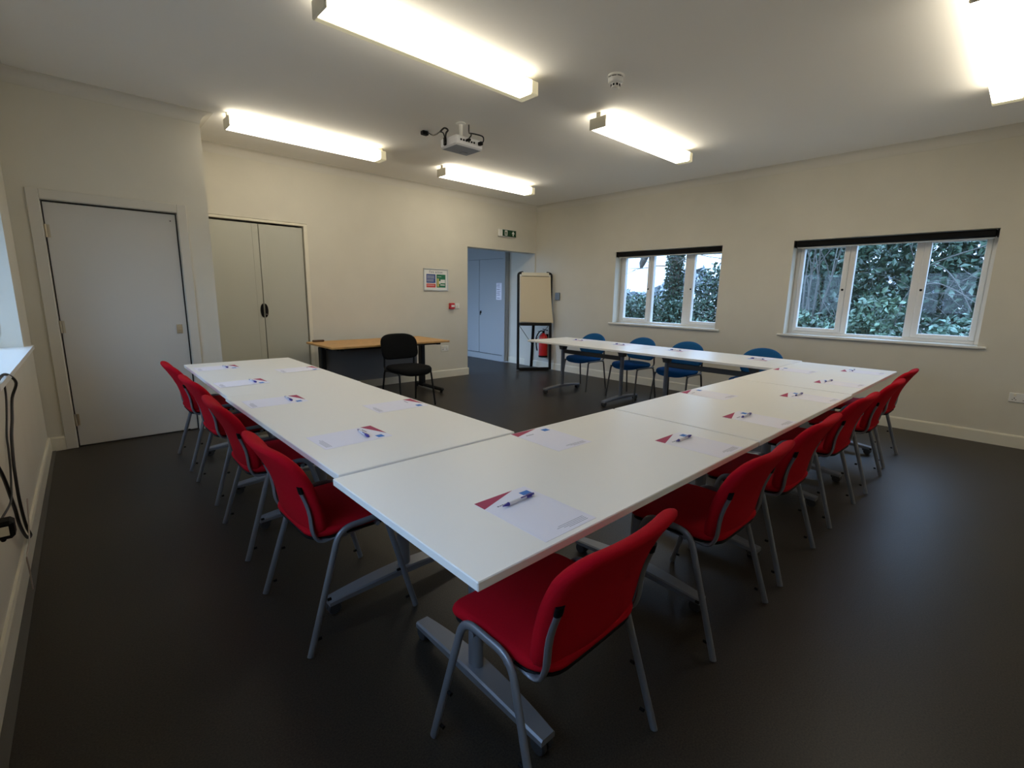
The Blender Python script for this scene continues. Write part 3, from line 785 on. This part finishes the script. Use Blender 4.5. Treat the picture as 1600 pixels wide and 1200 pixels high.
for i, (x, y, a, lab) in enumerate(near):
    if i == 0:
        red.location = (x, y, 0); red.rotation_euler = (0, 0, rad(a)); red['label'] = lab; red['group'] = GR
    else: dup(red, (x, y, 0), rad(a), lab, GR)
for (x, y, a, lab) in left: dup(red, (x, y, 0), -pi/2+rad(a), lab, GR)

def make_blue(name, fab, frame, hwb, top, domed, z0, q=1.0):
    r = thing(name, 'x', 'chair', (0, 0, 0), 0)
    def seat(u, v, w):
        k = 1-min(1, (u/(.235*q))**2)
        z = .455+w*(1 if w > 0 else 1+.7*k)-.022*max(0, (v-.10)/.12)**2
        return (u, v, z)
    mb = MB(); mb.pad(outline(.232*q, .215*q, -.215*q, .225*q, ex=3.4), .05*q, seat, er=.025, crown=.006); mb.build('seat', fab, r, smooth=60)
    def back(u, v, w):
        t = (v-.50)/.3
        return (u, -.195-.050*t-.016*t*t+.035*(u/.23)**2+w, v)
    mb = MB(); mb.pad(outline(hwb, hwb-.004, z0, top, ex=5.0, ext=domed), .042, back, er=.02, crown=.004); mb.build('backrest', fab, r, smooth=60)
    for s in (-1, 1):
        mb = MB(); mb.tube(fillet([(s*.235, .222, .004), (s*.215, .165, .418), (s*.215, .10, .424)], .04), 0, 10, flat=(.011, .011), side=(1, 0, 0)); mb.build('leg', frame, r, smooth=60)
        mb = MB(); mb.tube(fillet([(s*.240, -.240, .004), (s*.218, -.185, .418), (s*.215, -.10, .424)], .04), 0, 10, flat=(.011, .011), side=(1, 0, 0)); mb.build('leg', frame, r, smooth=60)
        mb = MB(); mb.tube([(s*.215, -.19, .422), (s*.215, .17, .422)], .010, 8); mb.build('seat_rail', frame, r, smooth=60)
        mb = MB(); mb.tube(fillet([(s*.205, -.16, .425), (s*.205, -.215, .45), (s*.205, -.205, .56), (s*.200, -.232, .64)], .05), 0, 10, flat=(.013, .006), side=(1, 0, 0)); mb.build('back_upright', frame, r, smooth=60)
    for yy in (.12, -.12):
        mb = MB(); mb.tube([(-.215, yy, .422), (.215, yy, .422)], .009, 8); mb.build('crossbar', frame, r, smooth=60)
    return r
blue = make_blue('blue_chair', MT['blue'], MT['grey_metal'], .228, .805, 2.05, .505)
GB = 'blue chairs on the window side'
for i, (x, y, a, lab) in enumerate([(5.500, 4.375, 0, 'blue chair nearest the flip chart in the window row'),
                                    (5.520, 3.570, -4, 'blue chair second from the flip chart'),
                                    (5.500, 2.890, 0, 'blue chair third from the flip chart, below the first window'),
                                    (5.500, 1.985, 1, 'blue chair furthest from the flip chart, only its back top above the table')]):
    if i == 0:
        blue.location = (x, y, 0); blue.rotation_euler = (0, 0, pi/2+rad(a)); blue['label'] = lab; blue['group'] = GB
    else: dup(blue, (x, y, 0), pi/2+rad(a), lab, GB)
blk = make_blue('black_chair', MT['black_fab'], MT['blackm'], .252, .855, 3.2, .545, 1.08)
blk.location = (2.955, 5.04, 0); blk.rotation_euler = (0, 0, pi); blk['label'] = 'black fabric visitor chair standing in front of the beech desk'

# ------------------------------------------------------------------ sheets and pens
Z0 = .730
def make_sheet():
    mb = MB(); w_, h_ = .21, .297; t = .0006
    mb.box((w_/2, -h_/2, t/2), (w_, h_, t), mat=0)
    def fl_(poly, m, z=t+.0002): mb.prism([(a, -b) for a, b in poly][::-1], z-.0001, z, mat=m)
    def rr(x0, x1, y0, y1, m): fl_([(x0, y0), (x1, y0), (x1, y1), (x0, y1)], m)
    fl_([(0, 0), (.156, 0), (0, .050)], 1)
    rr(.158, .194, .028, .058, 2)
    for k in range(5): rr(.040+.009*k, .047+.009*k, .058+.001*(k % 2), .064, 4)           # heading word
    for k, (a, b) in enumerate(((.085, .19), (.075, .19), (.095, .19), (.110, .19))): rr(a, b, .262+.0065*k, .2642+.0065*k, 5)
    return mb
sh0 = make_sheet().build('handout_sheet', [MT['paper'], MT['maroon'], MT['logo'], MT['ink'], MT['ink'], MT['inkl']])
def make_pen():
    r = thing('ballpoint_pen', 'x', 'pen', (0, 0, 0))
    T = M.Translation((0, 0, .0062)) @ M.Rotation(pi/2, 4, 'Y')
    mb = MB(); mb.lathe([(0, -.042), (.0056, -.042), (.0060, -.02), (.0058, .035), (0, .035)], 12, T=T); mb.build('barrel', MT['penw'], r, smooth=50)
    mb = MB(); mb.lathe([(0, -.068), (.0012, -.066), (.0022, -.060), (.0060, -.044), (.0060, -.041), (0, -.041)], 12, T=T); mb.build('tip', MT['purple'], r, smooth=50, label='purple tip')
    mb = MB(); mb.lathe([(0, .034), (.0062, .034), (.0064, .058), (.0036, .060), (.0036, .070), (0, .070)], 12, T=T); mb.build('push_cap', MT['purple'], r, smooth=50, label='purple push cap')
    mb = MB(); mb.box((.030, -.0045, .0122), (.045, .0045, .002), .0008); mb.box((.052, -.0035, .010), (.005, .005, .005)); mb.build('clip', MT['purple'], r, smooth=50)
    return r
pen0 = make_pen()
used = [0, 0]
def sheet(x, y, rz, lab, pen=None, grp='printed sheets on the tables', dz=0):
    o = sh0 if not used[0] else sh0.copy()
    if used[0]: COL.objects.link(o)
    used[0] = 1
    o.location = (x, y, Z0+.0003+dz); o.rotation_euler = (0, 0, rz); tag(o, lab, 'paper', grp)
    if pen:
        px, py, pa, plab = pen
        p = M.Translation((x, y, 0)) @ M.Rotation(rz, 4, 'Z') @ V((px, py, Z0+.0012+dz))
        if not used[1]:
            pen0.location = p; pen0.rotation_euler = (0, 0, rz+pa); tag(pen0, plab, 'pen', 'purple and white pens on the sheets'); used[1] = 1
        else: dup(pen0, p, rz+pa, plab, 'purple and white pens on the sheets')
sheet(.833, 1.056, 0, 'printed sheet with a red triangle nearest the front table corner', (.112, -.075, rad(3), 'purple and white pen on the sheet nearest the front table corner'))
sheet(1.838, 1.045, rad(-.5), 'printed sheet at the right end of the corner table', (.112, -.074, rad(1), 'pen on the sheet in front of the second right-hand red chair'))
sheet(2.503, 1.040, rad(-1), 'printed sheet in front of the third red chair on the right-hand side', (.112, -.078, rad(2), 'pen on the sheet in front of the third right-hand red chair'))
sheet(3.364, 1.042, rad(-1), 'printed sheet in front of the fourth red chair on the right-hand side', (.122, -.075, rad(-1), 'pen on the sheet in front of the fourth right-hand red chair'))
sheet(4.140, 1.056, rad(0), 'printed sheet in front of the fifth red chair on the right-hand side', (.130, -.065, rad(-8), 'pen on the sheet in front of the fifth right-hand red chair'))
sheet(5.005, 1.082, rad(0), 'printed sheet at the far right table corner, before the last red chair', (.112, -.072, rad(4), 'pen on the sheet at the far right table corner'))
sheet(1.410, 1.520, rad(-2), 'penless printed sheet where the left row meets the near corner table')
sheet(2.937, 1.512, rad(-1), 'printed sheet without a pen at the inner edge of the middle right table')
sheet(4.600, 1.505, rad(-2), 'printed sheet without a pen in the inner far corner of the square', dz=.0004)
LD = .005
sheet(.983, 2.036, -pi/2+rad(.5), 'printed sheet before the nearest red chair of the left row', (.105, -.088, rad(-5), 'pen on the sheet before the nearest left-row chair'), dz=LD)
sheet(.955, 2.944, -pi/2+rad(-1), 'printed sheet before the second red chair of the left row', (.095, -.076, rad(0), 'pen on the sheet before the second left-row chair'), dz=LD)
sheet(.955, 3.685, -pi/2+rad(1), 'printed sheet before the third red chair of the left row', (.098, -.078, rad(4), 'pen on the sheet before the third left-row chair'), dz=LD-.003)
sheet(.975, 4.495, -pi/2+rad(0), 'printed sheet before the last red chair of the left row, by the white door', (.100, -.090, rad(4), 'pen on the sheet before the last left-row chair, by the white door'), dz=LD-.003)
sheet(1.432, 2.429, -pi/2+rad(-2), 'printed sheet without a pen at the inner edge of the left row, nearer the camera', dz=LD)
sheet(1.452, 4.045, -pi/2+rad(0), 'printed sheet without a pen at the inner edge of the left row, nearer the desk', dz=LD-.003)
for (x, y, a, b) in ((5.205, 4.195, 'printed sheet in front of the blue chair nearest the flip chart', 'pen on the sheet before the blue chair nearest the flip chart'),
                     (5.190, 3.490, 'printed sheet in front of the second blue chair from the flip chart', 'pen on the sheet before the second blue chair from the flip chart'),
                     (5.190, 2.700, 'printed sheet in front of the third blue chair from the flip chart', 'pen on the sheet before the third blue chair from the flip chart'),
                     (5.170, 1.765, 'printed sheet in front of the blue chair furthest from the flip chart', 'pen on the sheet before the blue chair furthest from the flip chart')):
    sheet(x, y, pi/2, a, (.110, -.080, rad(9), b))

# ------------------------------------------------------------------ cables on the left wall
A = [(2.903, .945), (3.139, .955), (3.361, .92), (3.523, .858), (3.552, .778), (3.378, .70), (3.232, .651), (3.144, .578), (3.104, .526), (3.079, .449), (3.072, .378), (3.103, .287), (3.162, .201), (3.258, .122), (3.138, .157), (3.024, .224), (2.916, .317), (2.875, .396), (2.813, .476), (2.736, .572), (2.656, .642), (2.509, .742)]
mb = MB(); mb.tube(spline([(-.270 if i > 3 else -.262+.006*i, y, z) for i, (y, z) in enumerate(A)], 5), .0065, 8)
tag(mb.build('black_cable', MT['cable'], smooth=60), 'thick black cable looping down the left wall from the window sill', 'cable')
B = [(3.207, .947), (3.242, .899), (3.224, .84), (3.114, .769), (2.988, .707), (2.952, .643), (2.897, .57), (2.823, .521), (2.715, .486), (2.40, .53)]
mb = MB(); mb.tube(spline([(-.264, y, z) for y, z in B], 5), .004, 8)
tag(mb.build('thin_cable', MT['cable'], smooth=60), 'thin dark cable hanging left of the thick one on the left wall', 'cable')
Cc = [(3.30, .30), (3.09, .176), (2.968, .17), (2.869, .169), (2.876, .122), (2.883, .074), (2.875, .010)]
mb = MB(); mb.tube(spline([(-.262, y, z) for y, z in Cc], 5), .003, 8)
tag(mb.build('pale_cable', MT['cablec'], smooth=60), 'thin pale cable dropping to the floor by the left wall', 'cable')
r = thing('plug_adapter', 'black square plug adapter with a pale face on the left wall', 'adapter', (lx(2.35)+.001, 2.35, .51))
mb = MB(); mb.box((.007, 0, 0), (.012, .15, .09), .003); mb.build('socket_plate', MT['white'], r, smooth=30)
mb = MB(); mb.box((.047, .005, 0), (.066, .066, .066), .010); mb.box((.047, .005, -.038), (.014, .03, .014), .004); mb.build('body', MT['black'], r, smooth=30)
mb = MB(); mb.box((.047, -.029, 0), (.040, .003, .034), .001); mb.build('face', MT['cream'], r)

# ------------------------------------------------------------------ outside
g = MB(); g.add([(-80, -80, -.3), (140, -80, -.3), (140, 140, -.3), (-80, 140, -.3), (-80, -80, -.4), (140, -80, -.4), (140, 140, -.4), (-80, 140, -.4)], [(0,1,2,3),(7,6,5,4),(0,4,5,1),(1,5,6,2),(2,6,7,3),(3,7,4,0)]); S(g, 'ground', MT['soil'])
g = MB(); g.box((60, 62, -.24), (70, 60, .1)); S(g, 'field', MT['field'])

def leaves(mb, pts, size, rng):
    for p in pts:
        s = size*rng.uniform(.6, 1.3)
        n = V((rng.gauss(0, 1), rng.gauss(0, 1), rng.gauss(.6, 1))).normalized()
        a = n.orthogonal().normalized(); a = (a*cos(q) + n.cross(a)*sin(q)) if (q := rng.uniform(0, 6.28)) is not None else a
        b = n.cross(a); p = V(p)
        mb.add([p-a*s*.5, p+b*s*.26+n*s*.07, p+a*s*.5-n*s*.08, p-b*s*.26+n*s*.07, p+n*s*-.01], [(0,1,4),(1,2,4),(2,3,4),(3,0,4)])
def blob(rng, c, rx, ry, rz, n, k=5):
    """points on the shells of k overlapping lobes"""
    lob = [(V((c[0]+rng.uniform(-.6, .6)*rx, c[1]+rng.uniform(-.6, .6)*ry, c[2]+rng.uniform(-.55, .55)*rz)), rng.uniform(.38, .62)) for _ in range(k)]
    out = []
    for i in range(n):
        q, s = lob[i % k]; d = V((rng.gauss(0, 1), rng.gauss(0, 1), rng.gauss(0, 1))).normalized()*rng.uniform(.55, 1.05)
        out.append((q.x+d.x*rx*s, q.y+d.y*ry*s, max(-.28, q.z+d.z*rz*s)))
    return out
def twig(mb, rng, p, d, L, r0, depth, wob=.25):
    pts = [V(p)]; dd = V(d).normalized()
    for i in range(5):
        dd = (dd+V((rng.gauss(0, wob), rng.gauss(0, wob), rng.gauss(0, wob)))*.5).normalized(); pts.append(pts[-1]+dd*L/5)
    mb.tube(pts, r0, 6, taper=[1-.13*i for i in range(6)])
    if depth:
        for k in range(3):
            i = rng.randint(2, 5); twig(mb, rng, pts[i], (dd+V((rng.gauss(0, .6), rng.gauss(0, .6), rng.gauss(.1, .5)))).normalized(), L*.6, r0*.5, depth-1, wob)
def shrub(name, lab, c, rad3, n, size, leaf, seed, k=6, cat='bush', stems=2):
    rng = random.Random(seed); r = thing(name, lab, cat, (c[0], c[1], -.3), group='bushes outside the windows')
    mb = MB(); leaves(mb, blob(rng, (0, 0, c[2]+.3), *rad3, n, k), size, rng); mb.build('foliage', LEAF[leaf], r)
    mb = MB()
    if not stems: return r
    for i in range(stems):
        twig(mb, rng, (rng.uniform(-.3, .3)*rad3[0], rng.uniform(-.4, .4)*rad3[1], 0), (rng.gauss(0, .2), rng.gauss(0, .2), 1), c[2]+.3+rad3[2]*.3, .016, 1, .15)
    mb.build('stems', MT['branch'], r, smooth=60)
    return r
# seen through the window by the flip chart
shrub('hedge_bush', 'dark evergreen bush at the foot of the ivy-clad trunk', (14.2, 8.0, .5), (1.0, 1.7, 1.1), 5200, .13, 'dark', 1, 8)
shrub('hedge_bush', 'dark tall evergreen at the right side of the first window', (14.5, 5.75, 1.2), (1.2, 1.5, 1.9), 5600, .14, 'dark', 2, 9)
shrub('hedge_bush', 'small bush at the left side of the first window with pale ground behind', (15.6, 10.4, .35), (.8, .8, .9), 1600, .12, 'mid', 3)
shrub('hedge_bush', 'low bush with lighter leaves below the right pane of the first window', (11.6, 5.75, .25), (.6, 1.0, .65), 900, .11, 'mid', 4)
shrub('hedge_bush', 'low bush between the small left bush and the ivy-clad trunk', (14.6, 9.3, .20), (.7, .55, .8), 1700, .12, 'dark', 14)
rng = random.Random(11)
r = thing('ivy_tree', 'tall tree trunk wrapped in dark ivy outside the first window', 'tree', (14.0, 7.72, -.3))
mb = MB(); mb.tube([(0, 0, 0), (.03, .02, 1.5), (.0, 0, 3.2), (.05, -.05, 5.5)], .16, 12, taper=[1.3, 1, .9, .6]); mb.build('trunk', MT['bark'], r, smooth=60)
mb = MB(); pts = []
for i in range(4200):
    z = rng.uniform(0, 4.8); a = rng.uniform(0, 6.28); q = .20*rng.uniform(.8, 1.35)+.10*math.exp(-z/1.5); pts.append((cos(a)*q, sin(a)*q, z))
leaves(mb, pts, .11, rng); mb.build('ivy', LEAF['ivy'], r)
mb = MB()
for z, d in ((2.9, (-.3, .9, .5)), (3.1, (-.2, -1, .35)), (2.6, (-.5, -.6, .3)), (3.3, (0, .8, .8)), (3.6, (-.6, -.6, .6)), (2.75, (-.4, .55, -.45))): twig(mb, rng, (0, 0, z), d, 1.5, .022, 2, .35)
mb.build('branches', MT['branch'], r, smooth=60)
r = thing('broken_bough', 'dark hanging bough end against the sky in the first window', 'branch', (14.0, 8.9, -.3))
mb = MB(); mb.tube([(0, -.9, 5.2), (0, -.45, 3.6), (0, -.15, 3.05), (0, .0, 2.72), (0, .03, 2.58)], .12, 10, taper=[1.4, 1.2, 1, .85, .4]); mb.tube([(.5, -.95, 0), (.3, -1.1, 2.5), (0, -.9, 5.2)], .12, 10); mb.build('limb', MT['bark'], r, smooth=60)
mb = MB(); twig(mb, rng, (0, -.05, 3.0), (0, .9, -.1), 1.0, .014, 1); twig(mb, rng, (0, -.5, 3.7), (0, 1, .0), 1.6, .014, 2); mb.build('twigs', MT['branch'], r, smooth=60)
# seen through the bushy window
shrub('woodland_bush', 'large dark shrub filling the middle pane of the second window', (13.2, 3.0, 2.0), (1.2, 1.7, 2.6), 7140, .16, 'dark', 5, 10, stems=0)
shrub('woodland_bush', 'large dark shrub filling the right pane of the second window', (13.0, .6, 1.6), (1.2, 1.6, 2.2), 6120, .16, 'dark', 6, 10, stems=0)
shrub('woodland_bush', 'tall dark shrub behind the left pane of the second window', (14.0, 5.0, 1.8), (1.1, 1.2, 2.5), 4420, .16, 'dark', 7, 8, stems=0)
shrub('bramble', 'bramble patch with mid green leaves low in the middle pane', (10.6, 2.05, .70), (.7, .85, .85), 2400, .12, 'mid', 8, 8)
shrub('bramble', 'bramble patch with mid green leaves low in the left pane', (10.7, 3.0, .55), (.6, .60, .75), 1900, .12, 'mid', 9, 8)
shrub('bramble', 'bush low in the right pane, pale leaves standing in for a window reflection', (10.4, 1.1, .55), (.6, .6, .65), 1300, .13, 'pale', 10, 7)  # pale leaf colour stands in for the left window's glint in the glass
shrub('bramble', 'brownish dead bramble patch along the bottom of the second window', (9.6, 1.9, .1), (.5, 1.5, .65), 1500, .10, 'brown', 12, 9, stems=10)
shrub('woodland_bush', 'distant dark bush closing the gap beyond the second window', (18, 5.0, 2.0), (1.2, 3.3, 3.3), 7000, .30, 'dark', 13, 14, stems=0)
r = thing('bare_tree', 'bare many-stemmed tree outside the left pane of the second window', 'tree', (11.9, 3.3, -.3))
rng = random.Random(21); mb = MB()
for k in range(6): twig(mb, rng, (rng.uniform(-.1, .1), rng.uniform(-.12, .12), .3), (rng.gauss(0, .2), rng.gauss(.05, .22), 1), 3.0, .026, 1, .13)
mb.tube([(0, 0, 0), (0, 0, .5)], .10, 8); mb.build('stems', MT['branch'], r, smooth=60)
r = thing('arching_branches', 'pale bare arching branches outside the right pane of the second window', 'branch', (10.6, .9, -.3))
mb = MB()
for P_ in ([(0, 1.0, .6), (0, .60, 1.75), (0, .35, 2.25), (0, .05, 2.05), (0, -.25, 1.5)], [(0, .35, 2.25), (-.1, .15, 2.35), (-.1, -.35, 2.55), (0, -.8, 2.8)], [(0, .60, 1.75), (-.1, .3, 1.95), (-.1, .0, 1.85), (0, -.35, 1.6), (0, -.7, 1.5)], [(.2, .8, 0), (0, .75, .9), (0, .62, 1.7)]):
    mb.tube(spline(P_), .011, 6)
for k in range(9): twig(mb, rng, (0, rng.uniform(-.3, .6), rng.uniform(1.6, 2.3)), (rng.gauss(0, .3), rng.gauss(-.2, .8), rng.gauss(0, .6)), .7, .008, 1, .3)
mb.build('boughs', MT['branch'], r, smooth=60)
# far tree line
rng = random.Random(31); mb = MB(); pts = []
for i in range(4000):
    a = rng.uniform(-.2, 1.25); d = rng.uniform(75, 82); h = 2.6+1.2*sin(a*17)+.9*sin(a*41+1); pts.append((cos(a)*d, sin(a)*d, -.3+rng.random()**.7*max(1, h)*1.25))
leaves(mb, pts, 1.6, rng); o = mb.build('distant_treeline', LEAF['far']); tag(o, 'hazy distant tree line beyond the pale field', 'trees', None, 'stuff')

# ------------------------------------------------------------------ world, camera
w = bpy.data.worlds.new('overcast'); SC.world = w; w.use_nodes = True
nt = w.node_tree; bg = nt.nodes['Background']
tc = nt.nodes.new('ShaderNodeTexCoord'); sp = nt.nodes.new('ShaderNodeSeparateXYZ'); rp = nt.nodes.new('ShaderNodeValToRGB')
nt.links.new(tc.outputs['Generated'], sp.inputs[0]); nt.links.new(sp.outputs['Z'], rp.inputs['Fac'])
rp.color_ramp.elements[0].color = (.35, .50, .75, 1); rp.color_ramp.elements[1].color = (.72, 1.12, 1.85, 1)
nt.links.new(rp.outputs['Color'], bg.inputs['Color']); bg.inputs['Strength'].default_value = 5.0

cam = bpy.data.cameras.new('camera'); co = bpy.data.objects.new('camera', cam); COL.objects.link(co)
Rv = V((0.73482603, -0.67804937, 0.01672601)); Uv = V((0.11368583, 0.14744188, 0.98251535)); Wv = V((0.66866003, 0.72007635, -0.18542874))
co.matrix_world = M(((Rv.x, Uv.x, -Wv.x, 0), (Rv.y, Uv.y, -Wv.y, 0), (Rv.z, Uv.z, -Wv.z, 1.355), (0, 0, 0, 1)))
cam.sensor_fit = 'HORIZONTAL'; cam.sensor_width = 36; cam.lens = 741.49/1600*36; cam.clip_start = .02; cam.clip_end = 400
SC.camera = co
SC.view_settings.view_transform = 'Standard'; SC.view_settings.look = 'None'; SC.view_settings.exposure = 0; SC.view_settings.gamma = 1
SC.view_settings.use_curve_mapping = False
SC.cycles.use_denoising = True
SC.cycles.max_bounces = 10; SC.cycles.diffuse_bounces = 6; SC.cycles.transparent_max_bounces = 16
SC.cycles.sample_clamp_indirect = 6
